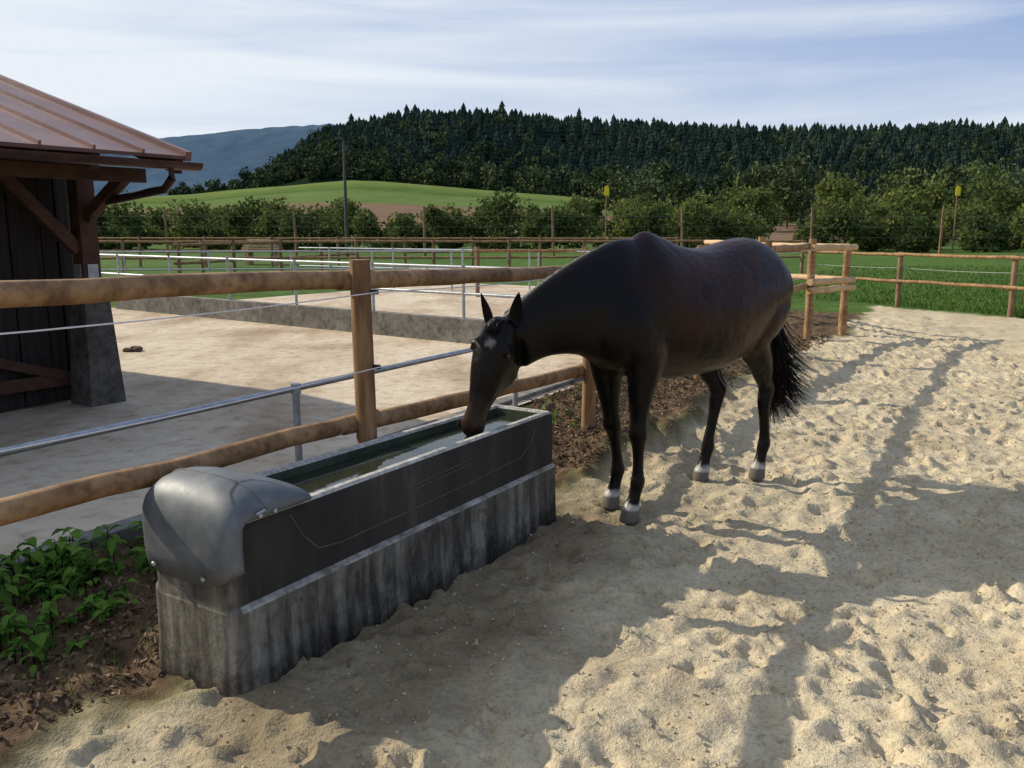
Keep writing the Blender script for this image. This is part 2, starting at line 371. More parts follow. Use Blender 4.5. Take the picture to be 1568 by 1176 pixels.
# ------------------------------------------------------------------ stable building
st=empty('open_stable',(0,0,0))
e=nrm([.55,.835,0]); h=np.array([-e[1],e[0],0]); Cn=np.array([-2.76,7.54,2.25]); r=.303
up=np.array([0,0,1.])
hs=h+up*r; hn=nrm(np.cross(e,hs)); 
if hn[2]<0: hn=-hn
M_roof=mk('red_metal_roof',(.16,.080,.070),(.23,.12,.105),1.5,.42,.03,.002,metal=.15,spec=.5)
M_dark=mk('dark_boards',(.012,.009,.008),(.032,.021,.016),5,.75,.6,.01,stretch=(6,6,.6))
M_frame=mk('stained_timber',(.045,.02,.012),(.09,.04,.022),6,.7,.4,.006)
m=MB(); LN=9.0; UP=6.6
def rp_(a,b,z=0): return Cn-e*a+hs*b+hn*z
m.add([rp_(0,0),rp_(LN,0),rp_(LN,UP),rp_(0,UP),rp_(0,0,-.03),rp_(LN,0,-.03),rp_(LN,UP,-.03),rp_(0,UP,-.03)],[(0,1,2,3),(4,7,6,5),(0,3,7,4),(1,5,6,2),(0,4,5,1)])
def rq(a,b,z=0): return Cn-e*a+hs*UP+(h-up*r)*b+up*z
m.add([rq(0,0,.002),rq(LN,0,.002),rq(LN,UP*.5),rq(0,UP*.5)],[(0,3,2,1)])
k=0.42
while k<LN:
    c0=rp_(k,-.004,.012);c1=rp_(k,UP,.012); m.box((c0+c1)/2,(c1-c0)/2,e*.010,hn*.020); k+=.42
c0=rp_(0.0,-.01,.0);c1=rp_(0.0,UP,.0); m.box((c0+c1)/2,(c1-c0)/2,e*.03,hn*.04)
m.tube([rp_(0,UP,.03),rp_(LN,UP,.03)],.06,8)
m.build('roof',[M_roof],smooth=False,parent=st)
m=MB()
g0=Cn-h*.07-up*.06; ring=[]
for q in (g0+e*.05,g0-e*LN):
    ring.append([q+ (-h)*.065*math.cos(a)+up*.065*math.sin(a) for a in np.linspace(math.pi,2*math.pi,9)]+[q+(-h)*.058*math.cos(a)+up*.058*math.sin(a) for a in np.linspace(2*math.pi,math.pi,9)])
m.rings(ring)
K=Cn+h*1.27-e*.23; K[2]=0
m.tube([g0-e*.22-up*.05,g0-e*.22-up*.14,g0-e*.22+h*.10-up*.22,K+up*1.86+e*.02-h*.16,K+up*1.74-h*.13,K+up*1.70-h*.13],.036,10); 
m.build('gutter',[mk('copper_brown_gutter',(.05,.03,.026),(.08,.045,.04),5,.4,0,metal=.5)],parent=st)
m=MB()
m.box(K+up*2.42-e*4+e*.2,e*4.1,h*.06,up*.09)
m.box(K+up*2.10-e*4-h*.75,e*4.15,h*.04,up*.06)
for k in np.arange(.06,8,.75):
    c0=rp_(k,.02,-.10);c1=rp_(k,UP,-.10); m.box((c0+c1)/2,(c1-c0)/2,e*.04,hn*.06)
for j in range(3):
    kk=K-e*2.9*j; m.box(kk+up*1.75,e*.085,h*.085,up*.66)
    c0=kk+up*1.45-e*.08;c1=kk+up*2.12-e*.72; d=nrm(c1-c0); m.box((c0+c1)/2,(c1-c0)/2,h*.05,np.cross(d,h)*.055)
    c0=kk+up*1.75-h*.08;c1=kk+up*2.12-h*.75; d=nrm(c1-c0); m.box((c0+c1)/2,(c1-c0)/2,e*.045,np.cross(d,e)*.05)
m.box(K-e*1.55+h*.18+up*1.12,e*1.45,h*.02,up*.05); m.box(K-e*1.55+h*.18+up*.25,e*1.45,h*.02,up*.06)
c0=K-e*.2+h*.17+up*.28;c1=K-e*2.6+h*.17+up*1.08; d=nrm(c1-c0); m.box((c0+c1)/2,(c1-c0)/2,h*.018,np.cross(d,h)*.045)
m.build('timber_frame',[M_frame],smooth=False,parent=st,bevel=.006)
m=MB()
for j in range(3):
    kk=K-e*2.9*j
    rr=[[kk+up*z+e*sx_*a+h*sy*a for sx_,sy in((-1,-1),(1,-1),(1,1),(-1,1))] for z,a in((-.05,.18),(1.0,.125))]
    m.rings(rr)
m.build('column_footing',[mk('stained_concrete',(.06,.053,.045),(.13,.115,.10),4,.9,.5,.01,streak=True)],smooth=False,parent=st,bevel=.01)
m=MB()
for j in range(3):
    kk=K-e*2.9*j
    for s_ in(-1,1): m.box(kk+up*1.14+e*s_*.092,e*.005,h*.05,up*.18)
    m.box(kk+up*1.14-h*.092,e*.05,h*.005,up*.18)
m.build('post_bracket',[M_galv],smooth=False,parent=st)
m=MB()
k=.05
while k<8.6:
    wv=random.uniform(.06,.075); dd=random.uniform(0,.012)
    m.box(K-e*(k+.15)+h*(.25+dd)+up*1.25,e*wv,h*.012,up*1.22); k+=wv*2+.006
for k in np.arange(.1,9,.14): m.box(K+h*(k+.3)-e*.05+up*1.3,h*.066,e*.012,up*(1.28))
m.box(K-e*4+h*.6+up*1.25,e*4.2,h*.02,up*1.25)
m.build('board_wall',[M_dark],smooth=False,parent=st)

# ------------------------------------------------------------------ water trough
tr=empty('water_trough',(0,0,0))
TL=nrm([.53,.848,0]); TW=np.array([-TL[1],TL[0],0]); P0=np.array([-.97,2.80,0]); LEN=2.32; WID=.43
def T3(l,wv,z): return P0+TL*l+TW*wv*(1+.24*max(0,1-l/(LEN*.85)))+up*z
def outline(ins,l0=0,l1=LEN,rn_=.13,rf_=.03,rr_=.055):
    pts=[]; x0=l0+ins;x1=l1-ins;y0=ins;y1=WID-ins
    for cx,cy,rr,a0 in((x0,y0,rr_,180),(x1,y0,rf_,270),(x1,y1,rf_,0),(x0,y1,rn_,90)):
        rr=max(rr-ins,.012); sx=1 if cx==x0 else -1; sy=1 if cy==y0 else -1
        for k in range(9):
            a=math.radians(a0+90*k/8); pts.append((cx+sx*rr+rr*math.cos(a),cy+sy*rr+rr*math.sin(a)))
    return pts
def ring(ins,z,flush=False,**k):
    P_=outline(ins,**k)
    if flush:
        Q=outline(0.003)
        wts=[1-i/8 for i in range(9)]+[0]*18+[i/8 for i in range(9)]
        P_=[(p[0]*(1-w_)+q[0]*w_,p[1]*(1-w_)+q[1]*w_) for p,q,w_ in zip(P_,Q,wts)]
    return [T3(a,b,z) for a,b in P_]
t=NT('trough_concrete'); n1=noise(t,4,8,.7,stretch=(1,1,.3)); n2=noise(t,50,4); n3=noise(t,14,5,.7); tcx=t.node('ShaderNodeTexCoord')
c=ramp(t,n1,[(.40,(.065,.057,.046)),(.5,(.17,.157,.13)),(.63,(.30,.28,.235))])
c=mixc(t,.6,c,ramp(t,n3,[(.35,(.5,.48,.45)),(.55,(1,1,1))]),'MULTIPLY')
ndr=noise(t,16,5,.6,stretch=(1,1,.07)); c=mixc(t,.7,c,ramp(t,ndr,[(.40,(.38,.35,.31)),(.54,(1,1,1))]),'MULTIPLY')
vt=t.node('ShaderNodeTexVoronoi',feature='DISTANCE_TO_EDGE'); vt.inputs['Scale'].default_value=4.2
vm=t.node('ShaderNodeVectorMath',operation='ADD'); nz=t.node('ShaderNodeTexNoise'); nz.inputs['Scale'].default_value=5; t.l.new(tcx.outputs['Object'],nz.inputs['Vector'])
vs_=t.node('ShaderNodeVectorMath',operation='SCALE'); vs_.inputs[3].default_value=.3; t.l.new(nz.outputs['Color'],vs_.inputs[0])
t.l.new(tcx.outputs['Object'],vm.inputs[0]); t.l.new(vs_.outputs[0],vm.inputs[1]); t.l.new(vm.outputs[0],vt.inputs['Vector'])
c=mixc(t,ramp(t,n3,[(.42,(.0,.0,.0)),(.56,(.8,.8,.8))]),c,mixc(t,1.,c,ramp(t,vt.outputs['Distance'],[(0,(.3,.28,.25)),(.014,(1,1,1))]),'MULTIPLY'))
sz=t.node('ShaderNodeSeparateXYZ'); t.l.new(tcx.outputs['Object'],sz.inputs[0]); ma=t.node('ShaderNodeMath',operation='MULTIPLY_ADD'); ma.inputs[1].default_value=.30; t.l.new(n3,ma.inputs[0]); t.l.new(sz.outputs['Z'],ma.inputs[2])
c=mixc(t,1.,c,ramp(t,ma.outputs[0],[(.13,(.34,.31,.27)),(.26,(1,1,1))]),'MULTIPLY')
# dark stained upper band (above the ledge), fading out at the near end
nd=noise(t,5,6,.65,stretch=(1,1,.25))
dk=ramp(t,nd,[(.35,(.026,.022,.019)),(.6,(.046,.04,.034)),(.8,(.10,.09,.078))])
dt=t.node('ShaderNodeVectorMath',operation='DOT_PRODUCT'); dt.inputs[1].default_value=tuple(TL); t.l.new(tcx.outputs['Object'],dt.inputs[0])
d2=t.node('ShaderNodeMath',operation='MULTIPLY_ADD'); d2.inputs[1].default_value=.25; t.l.new(nd,d2.inputs[0]); t.l.new(dt.outputs['Value'],d2.inputs[2])
base_l=float(np.dot(P0,TL))
mra=t.node('ShaderNodeMapRange'); mra.inputs[1].default_value=base_l+.10; mra.inputs[2].default_value=base_l+.20; t.l.new(d2.outputs[0],mra.inputs[0])
m3=t.node('ShaderNodeMath',operation='MULTIPLY_ADD'); m3.inputs[1].default_value=.02; t.l.new(n3,m3.inputs[0]); t.l.new(sz.outputs['Z'],m3.inputs[2])
mrz=t.node('ShaderNodeMapRange'); mrz.inputs[1].default_value=.332; mrz.inputs[2].default_value=.338; t.l.new(m3.outputs[0],mrz.inputs[0])
mul=t.node('ShaderNodeMath',operation='MULTIPLY'); t.l.new(mra.outputs[0],mul.inputs[0]); t.l.new(mrz.outputs[0],mul.inputs[1])
c=mixc(t,mul.outputs[0],c,dk)
t.l.new(c,t.b.inputs['Base Color']); t.b.inputs['Roughness'].default_value=.8; t.b.inputs['Specular IOR Level'].default_value=.2
t.l.new(bump(t,n2,.5,.005),t.b.inputs['Normal']); M_tc=t.m
M_rim=mk('rim_concrete',(.30,.28,.25),(.52,.49,.44),12,.8,.3,.003,streak=True)
M_led=mk('ledge_concrete',(.16,.15,.125),(.40,.375,.33),6,.8,.3,.003,streak=True)
M_in=mk('trough_inside',(.03,.04,.022),(.07,.075,.045),8,.7,.3,.004)
m=MB()
m.rings([ring(-.012,-.12),ring(0,.20),ring(.0,.308)],0,cap=False)
# ledge lip along the sides only; the near end is one flush face
rA,rB,rC=ring(.0,.308),ring(.004,.316,True),ring(.018,.326,True)
for ra,rb in((rA,rB),(rB,rC)):
    n_=len(ra)
    for i in range(n_):
        j=(i+1)%n_
        mi=0 if (i<7 or i>=28) else 1
        m.add([ra[i],ra[j],rb[j],rb[i]],[(0,1,2,3)],mi)
m.rings([ring(.018,.326,True),ring(.020,.60,True),ring(.026,.618)],0,cap=False)
m.rings([ring(.026,.618),ring(.034,.630),ring(.058,.630),ring(.066,.618)],2,cap=False)
m.rings([ring(.066,.618),ring(.085,.25)],3,cap=False)
rr=ring(.085,.25); m.add(rr,[tuple(range(len(rr)))],3)
m.build('basin',[M_tc,M_led,M_rim,M_in],parent=tr)
m=MB(); sw=.019
bead=[(.30,.60),(.36,.50),(.44,.42),(.56,.405),(1.0,.41),(1.5,.42),(1.95,.44),(2.06,.50),(2.12,.60)]
pts=[]
for i in range(len(bead)-1):
    for k in range(4):
        a=k/4; pts.append(T3(bead[i][0]*(1-a)+bead[i+1][0]*a, sw, bead[i][1]*(1-a)+bead[i+1][1]*a))
m.tube(pts,.0032,6)
m.tube([T3(1.05,sw,.50),T3(1.05,sw,.52),T3(1.5,sw,.535),T3(1.5,sw,.515),T3(1.05,sw,.50)],.0025,5)
m.build('side_bead',[mk('bead',(.06,.053,.047),(.10,.09,.08),9,.7,0)],parent=tr)
t=NT('water'); t.b.inputs['Base Color'].default_value=(.02,.026,.016,1); t.b.inputs['Roughness'].default_value=.03; t.b.inputs['IOR'].default_value=1.33; t.b.inputs['Specular IOR Level'].default_value=.6
t.l.new(bump(t,noise(t,9,2),.05,.01),t.b.inputs['Normal'])
m=MB(); rr=ring(.064,.582); m.add(rr,[tuple(range(len(rr)))]); m.build('water',[t.m],smooth=False,parent=tr)
t=NT('grey_plastic'); n1=noise(t,6,7,.65); n2=noise(t,70,4)
t.l.new(ramp(t,n1,[(.3,(.075,.08,.085)),(.55,(.12,.125,.13)),(.75,(.20,.205,.21))]),t.b.inputs['Base Color']); t.b.inputs['Specular IOR Level'].default_value=.42
t.l.new(ramp(t,n1,[(.3,(.36,.36,.36)),(.7,(.62,.62,.62))]),t.b.inputs['Roughness']); t.l.new(bump(t,n2,.15,.002),t.b.inputs['Normal']); M_hood=t.m
prof=[(-.012,.40),(-.016,.48),(-.018,.56),(-.014,.62),(.004,.675),(.035,.718),(.08,.746),(.14,.76),(.20,.757),(.26,.742),(.32,.718),(.375,.692),(.385,.678),(.385,.64)]
m=MB(); rings_=[]
def plan(ww): 
    p=3.0 if ww<0 else 7.0
    return 1-(1-min(abs(ww),.9995)**p)**(1/p)
for (l,z) in prof:
    rg=[]
    for k in range(41):
        a=-math.pi/2+math.pi*k/40; sx_=math.sin(a); cz=math.cos(a)
        ww=math.copysign(abs(sx_)**.72,sx_); zz=abs(cz)**.72
        hw=WID/2+.008
        f=float(S(np.array((.30-l)/.3)))
        ll=l+.12*plan(ww)*f
        if z>.64: z2=.64+(z-.64)*zz
        else: z2=z+ (.06*abs(ww)**4 if z<.45 else 0)
        rg.append(T3(ll,WID/2-ww*hw,z2))
    rings_.append(rg)
m.rings(rings_,0,cap=False,closed=False)
ho=m.build('valve_cover',[M_hood],parent=tr,autosm=False); sm=ho.modifiers.new('s','SOLIDIFY'); sm.thickness=.006
m=MB()
for l,wv,z in((.13,-.012,.652),(.20,-.010,.650),(-.022,.10,.435),(-.022,.32,.435)):
    c=T3(l,wv,z); m.tube([c-TW*.006-TL*.003,c+TW*.006+TL*.003],.007,10)
m.tube([T3(.11,-.014,.66),T3(.145,-.018,.668),T3(.16,-.012,.655)],.005,6)
m.build('cover_bolts',[M_galv],parent=tr)
m=MB(); sea=[]
for k in range(41):
    a=-math.pi/2+math.pi*k/40; sx_=math.sin(a); cz=math.cos(a); ww=math.copysign(abs(sx_)**.72,sx_); zz=abs(cz)**.72
    sea.append(T3(.14+.12*plan(ww)*.55,WID/2-ww*(WID/2+.009),.640+(.7605-.64)*zz))
m.tube(sea,.0035,6)
m.build('cover_seam',[M_hood],parent=tr)

# ------------------------------------------------------------------ horse
O=np.array([1.051,5.202,0.]); Fv=np.array([-.76,-.65,0]); Fv/=np.linalg.norm(Fv); Lv=np.array([-Fv[1],Fv[0],0])
hz=empty('horse'); hz.matrix_world=Matrix(((Fv[0],Lv[0],0,O[0]),(Fv[1],Lv[1],0,O[1]),(0,0,1,0),(0,0,0,1)))
def interp_secs(secs,n):
    A_=np.array(secs,float); out=[]
    for i in range(len(A_)-1):
        p0=A_[max(i-1,0)];p1=A_[i];p2=A_[i+1];p3=A_[min(i+2,len(A_)-1)]
        for k in range(n):
            t=k/n; out.append(.5*((2*p1)+(-p0+p2)*t+(2*p0-5*p1+4*p2-p3)*t*t+(-p0+3*p1-3*p2+p3)*t**3))
    out.append(A_[-1]); return out
m=MB()
body=[(.86,1.24,1.04,.08,.1),(.80,1.33,.95,.17,.1),(.70,1.43,.87,.22,.2),(.56,1.54,.82,.245,.35),(.42,1.63,.79,.265,.55),(.30,1.61,.775,.285,.5),(.12,1.55,.765,.31,.3),
(-.08,1.53,.762,.325,.18),(-.25,1.545,.78,.325,.15),(-.40,1.575,.825,.31,.15),(-.55,1.59,.895,.29,.18),(-.68,1.565,.97,.275,.2),(-.79,1.50,1.04,.24,.15),(-.87,1.41,1.10,.175,.1),(-.905,1.32,1.16,.09,.1)]
rg=[]
for x,zt_,zb,hw,tn in interp_secs(body,3):
    c=(zt_+zb)/2-.03*(zt_-zb); ring_=[]
    for k in range(36):
        a=2*math.pi*k/36; s_,c_=math.sin(a),math.cos(a)
        zz=c+(zt_-c)*s_ if s_>0 else c+(c-zb)*s_
        yy=hw*math.copysign(abs(c_)**.88,c_)*(1-tn*max(0,s_)**2)
        ring_.append((x,yy,zz))
    rg.append(ring_)
m.rings(rg)
neck=[(.40,1.58,.60,.88,0,.19),(.60,1.592,.78,.92,0,.175),(.79,1.53,.90,.97,-.02,.145),(.97,1.44,.985,.975,-.06,.118),(1.11,1.35,1.055,.965,-.10,.10),(1.21,1.27,1.11,.94,-.135,.09),(1.29,1.195,1.17,.91,-.155,.082)]
rg=[]
for tx,tz,bx,bz,yy,hw in interp_secs(neck,4):
    Tt=np.array([tx,yy,tz]);Bb=np.array([bx,yy,bz]); Cc=(Tt+Bb)/2; U=(Tt-Bb)/2; ring_=[]
    for k in range(28):
        a=2*math.pi*k/28; c_=math.cos(a); s_=math.sin(a)
        wv=hw*s_*(1-.35*max(0,c_)**1.5); ring_.append(Cc+U*c_+np.array([0,wv,0]))
    rg.append(ring_)
m.rings(rg)
Pa=np.array([1.305,-.165,1.15]); dh=nrm([.345,-.02,-.94]); psi=math.radians(26)
n0=np.array([.94,0,.345]); n0=nrm(n0-dh*np.dot(n0,dh)); s0=np.cross(n0,dh); 
if s0[1]<0: s0=-s0
nh=math.cos(psi)*n0+math.sin(psi)*s0; sh=math.cos(psi)*s0-math.sin(psi)*n0
head=[(-.04,.03,.05,.05),(.0,.075,.095,.078),(.07,.105,.155,.096),(.15,.118,.21,.107),(.22,.118,.248,.100),(.285,.112,.238,.088),(.345,.104,.175,.071),(.41,.094,.105,.057),(.47,.087,.074,.051),(.53,.085,.072,.057),(.572,.076,.075,.056),(.60,.052,.060,.042),(.613,.018,.025,.014)]
rg=[]
for s_,f,b,hw in interp_secs(head,4):
    ring_=[]
    for k in range(28):
        a=2*math.pi*k/28; c_=math.cos(a); q=math.sin(a)
        off=f*math.copysign(abs(c_)**.85,c_) if c_>0 else b*math.copysign(abs(c_)**.95,c_)
        wv=hw*math.copysign(abs(q)**.85,q)*(1-.35*max(0,-c_)**2)
        ring_.append(Pa+dh*s_+nh*off+sh*wv)
    rg.append(ring_)
m.rings(rg)
def blob(c,ax,ay,az_,n=12):
    c=np.array(c,float); rr=[]
    for i in range(1,n):
        th=math.pi*i/n; rr.append([c+np.array(az_)*math.cos(th)+math.sin(th)*(np.array(ax)*math.cos(p)+np.array(ay)*math.sin(p)) for p in [2*math.pi*k/16 for k in range(16)]])
    m.rings(rr)
for sg in(-1,1):
    blob(Pa+dh*.135+nh*.068+sh*sg*.088,nh*.032,sh*.028,dh*.032)
    blob(Pa+dh*.21-nh*.12+sh*sg*.055,nh*.10,sh*.036,dh*.10)
    blob(Pa+dh*.29+nh*.02+sh*sg*.060,nh*.018,sh*.02,dh*.12)
    blob(Pa+dh*.545+nh*.042+sh*sg*.042,nh*.028,sh*.022,dh*.036)
blob(Pa+dh*.595-nh*.03,nh*.035,sh*.036,dh*.024)
def leg(secs,y0):
    rr=[]
    for x,z,rx,ry,y in interp_secs(secs,4):
        k_=1+.13*float(S(np.array((.95-z)/.15)))*float(S(np.array((z-.05)/.05)))
        rr.append([(x+k_*rx*math.cos(a),y+k_*ry*math.sin(a),z) for a in [2*math.pi*k/20 for k in range(20)]])
    m.rings(rr)
def fleg(dx,sy,lean=0):
    s=[(.52,1.40,.10,.03,.10),(.56,1.30,.14,.062,.125),(.60,1.18,.17,.085,.15),(.56,1.03,.165,.09,.16),(.53,.92,.13,.086,.155),(.535,.82,.098,.071,.145),(.55,.70,.069,.056,.135),(.56,.58,.047,.043,.13),(.565,.52,.052,.048,.13),(.565,.475,.049,.046,.13),(.56,.43,.036,.034,.128),(.558,.34,.031,.027,.126),(.558,.26,.034,.029,.125),(.558,.215,.043,.037,.125),(.572,.165,.034,.032,.125),(.592,.115,.034,.034,.125),(.606,.085,.044,.043,.125),(.612,.07,.050,.048,.125),(.625,.0,.062,.058,.125),(.625,-.012,.062,.058,.125)]
    s=[(x+dx*S(np.array((1.0-z)/.9)),z,rx,ry,sy*y) for x,z,rx,ry,y in s]; leg(s,0)
fleg(-.02,1); fleg(-.13,-1)
def hleg(sy,st_,gk,hk,fe,hf,yf):
    s=[(-.60,1.46,.12,.03,.10),(-.60,1.28,.235,.10,.15),(-.58,1.12,.235,.125,.165),((-.56+st_)/2,1.0,.195,.118,.165),(st_-.02,.93,.15,.098,.16),((st_+gk)/2-.01,.85,.112,.080,.15),(gk,.76,.082,.061,.14),((gk+hk)/2+.005,.67,.062,.048,(.14+yf)/2),(hk,.60,.062,.042,yf),(hk+.012,.55,.055,.042,yf),(hk+.025,.49,.042,.037,yf),((hk+fe)/2+.01,.38,.034,.030,yf),(fe-.002,.27,.036,.031,yf),(fe,.215,.044,.038,yf),(fe+.018,.165,.035,.033,yf),(fe+.035,.12,.035,.035,yf),(fe+.048,.085,.045,.043,yf),(hf,.07,.050,.048,yf),(hf+.012,0,.061,.056,yf),(hf+.012,-.012,.061,.056,yf)]
    s=[(x,z,rx,ry,sy*y) for x,z,rx,ry,y in s]; leg(s,0)
    m.tube([(hk-.045,sy*yf,.655),(hk-.055,sy*yf,.61),(hk-.032,sy*yf,.54)],[.018,.027,.02],8)
    m.tube([(hk-.04,sy*yf,.65),(gk-.055,sy*(yf+.02),.80)],[.016,.03],8)
hleg(1,-.45,-.62,-.765,-.765,-.71,.10)
hleg(-1,-.33,-.41,-.505,-.42,-.36,.10)
for sg in(-1,1):
    blob((.46,sg*.165,1.04),(.15,0,0),(0,.07,0),(0,0,.14))
    blob((.78,sg*.09,1.10),(.07,0,0),(0,.07,0),(0,0,.12))
blob((-.87,0,1.42),(.06,0,0),(0,.05,0),(0,0,.07))
t=NT('bay_coat'); tcx=t.node('ShaderNodeTexCoord'); sx=t.node('ShaderNodeSeparateXYZ'); t.l.new(tcx.outputs['Object'],sx.inputs[0])
n1=noise(t,2.0,3); n2=noise(t,120,3,.6,stretch=(.3,1,1))
cc1=ramp(t,n1,[(.36,(.012,.006,.0042)),(.64,(.048,.0155,.007))])
mr=t.node('ShaderNodeMapRange'); mr.inputs[1].default_value=.75; mr.inputs[2].default_value=1.10; t.l.new(sx.outputs['Z'],mr.inputs[0])
mr2=t.node('ShaderNodeMapRange'); mr2.inputs[1].default_value=.70; mr2.inputs[2].default_value=.15; t.l.new(sx.outputs['X'],mr2.inputs[0])
mu=t.node('ShaderNodeMath',operation='MULTIPLY'); t.l.new(mr.outputs[0],mu.inputs[0]); t.l.new(mr2.outputs[0],mu.inputs[1])
cc=mixc(t,mu.outputs[0],(.0055,.0040,.0034),cc1)
gm=t.node('ShaderNodeVectorMath',operation='DISTANCE'); gm.inputs[1].default_value=tuple(Pa+dh*.52+nh*.04); t.l.new(tcx.outputs['Object'],gm.inputs[0])
cc=mixc(t,ramp(t,gm.outputs['Value'],[(.05,(.7,.7,.7)),(.15,(0,0,0))]),cc,(.040,.020,.013))
g3=t.node('ShaderNodeVectorMath',operation='DISTANCE'); g3.inputs[1].default_value=tuple(Pa+dh*.115+nh*.12+sh*.01); t.l.new(tcx.outputs['Object'],g3.inputs[0])
g4=t.node('ShaderNodeMath',operation='MULTIPLY_ADD'); g4.inputs[1].default_value=.05; t.l.new(noise(t,40,3),g4.inputs[0]); t.l.new(g3.outputs['Value'],g4.inputs[2])
cc=mixc(t,ramp(t,g4.outputs[0],[(.036,(.75,.75,.75)),(.060,(0,0,0))]),cc,(.26,.23,.21))
hf=ramp(t,sx.outputs['Z'],[(.0,(.11,.095,.08)),(.060,(.14,.12,.10)),(.072,(.42,.39,.35)),(.11,(.34,.31,.28))])
ms=t.node('ShaderNodeMath',operation='MULTIPLY_ADD'); ms.inputs[1].default_value=.07; t.l.new(noise(t,18,4),ms.inputs[0]); t.l.new(sx.outputs['Z'],ms.inputs[2])
hm=ramp(t,ms.outputs[0],[(.120,(1,1,1)),(.145,(0,0,0))])
cc=mixc(t,hm,cc,hf)
t.l.new(cc,t.b.inputs['Base Color']); t.b.inputs['Roughness'].default_value=.35; t.b.inputs['Specular IOR Level'].default_value=.15
t.l.new(bump(t,n2,.25,.003,bump(t,noise(t,6,3),.4,.035)),t.b.inputs['Normal']); M_coat=t.m
ho=m.build('body',[M_coat],parent=hz,autosm=False)
rm=ho.modifiers.new('r','REMESH'); rm.mode='VOXEL'; rm.voxel_size=.010; rm.use_smooth_shade=True
sm=ho.modifiers.new('s','SMOOTH'); sm.factor=.5; sm.iterations=14
def earring(base,tip,side,fw):
    rr=[]
    for k,(u,wd_,dp_) in enumerate([(0,.026,.024),(.2,.036,.026),(.45,.037,.02),(.7,.027,.014),(.88,.014,.008),(1,.002,.002)]):
        c=base+(tip-base)*u+fw*(-.012*math.sin(math.pi*u)); rr.append([c+side*wd_*math.cos(a)+fw*(dp_*math.sin(a) if math.sin(a)<0 else -dp_*.35*math.sin(a)) for a in [2*math.pi*j/14 for j in range(14)]])
    return rr
m=MB()
for sg in(-1,1):
    base=Pa+dh*(.015-.01*sg)+sh*sg*.068+nh*.012; tip=base+up*(.165 if sg<0 else .19)+sh*sg*.045+nh*(.01 if sg<0 else .03)
    m.rings(earring(base,tip,nrm(sh+nh*-.3*sg),nrm(nh+sh*.4*sg)))
eo=m.build('ears',[M_coat],parent=hz,autosm=False); ss=eo.modifiers.new('s','SUBSURF'); ss.levels=1; ss.render_levels=1
M_eye=NT('eye'); M_eye.b.inputs['Base Color'].default_value=(.01,.006,.004,1); M_eye.b.inputs['Roughness'].default_value=.05; M_eye=M_eye.m
def smallsph(cfun,r1,r2,r3,name,mat):
    m=MB()
    for sg in(-1,1):
        c=cfun(sg); rr=[]
        for i in range(1,8):
            th=math.pi*i/8; rr.append([c+(dh*r1*math.cos(th)+math.sin(th)*(nh*r2*math.cos(p)+sh*r3*math.sin(p))) for p in [2*math.pi*k/12 for k in range(12)]])
        m.rings(rr)
    m.build(name,[mat],parent=hz)
smallsph(lambda sg:Pa+dh*.155+nh*.058+sh*sg*.101,.018,.018,.016,'eyes',M_eye)
smallsph(lambda sg:Pa+dh*.557+nh*.055+sh*sg*.060,.020,.011,.007,'nostrils',mk('nostril',(.003,.002,.002),(.005,.003,.003),5,.8,0))
M_hair=mk('black_hair',(.004,.0035,.003),(.011,.009,.007),30,.45,0,spec=.2)
m=MB(); ns_=interp_secs(neck,12)[16:]
for i in range(520):
    u=random.random(); q=ns_[int(u*(len(ns_)-1))]; T0=np.array([q[0],q[4]+random.uniform(-.012,.010),q[1]-.010])
    L_=random.uniform(.10,.2); pts=[]
    for s_ in (0,.2,.45,.7,1): pts.append(T0+np.array([.02*s_,-(.06*math.sin(s_*1.5)+.03*s_),.010*math.sin(s_*3)-L_*s_**1.6]))
    m.tube(pts,[.004,.004,.0035,.0025,.001],3)
for i in range(60):
    T0=Pa-dh*.02+nh*random.uniform(.0,.06)+sh*random.uniform(-.03,.03); L_=random.uniform(.04,.08)
    e_=Pa+dh*L_+nh*(.112)+sh*random.uniform(-.04,.04)
    mid=(T0+e_)/2+nh*.025; pts=[T0,mid,e_]
    m.tube(pts,[.003,.003,.001],3)
m.build('mane',[M_hair],parent=hz,autosm=False)
m=MB()
m.tube([(-.84,0,1.46),(-.915,0,1.43),(-.95,.0,1.33),(-.955,.01,1.18),(-.945,.015,1.02)],[.035,.042,.04,.032,.015],10)
for i in range(750):
    u=random.random()**.8; s0_=np.array([-.915-.035*math.sin(u*2.5),.012*u,1.42-.42*u])+np.array([random.uniform(-.022,.022),random.uniform(-.03,.03),0])
    L_=random.uniform(.6,1)*(.95-.22*u); ph=random.uniform(-1,1); ph2=random.uniform(-1,1)
    wid=.03+.03*random.random(); pts=[]; sw=random.random()**2.0; w1=random.uniform(-.02,.02); w2=random.uniform(3,7)
    for s_ in np.linspace(0,1,9):
        pts.append(s0_+np.array([.05*math.sin(s_*2.5)-(.22*sw)*s_**3+ph*wid*.8*math.sin(s_*2.2)+w1*math.sin(w2*s_)*s_, ph2*wid*math.sin(s_*2.0)+.04*s_+.17*sw*s_**3, -L_*s_+.06*sw*s_**3]))
    m.tube(pts,[.0045]*5+[.004,.003,.002,.0008],3)
m.build('tail',[M_hair],parent=hz,autosm=False)

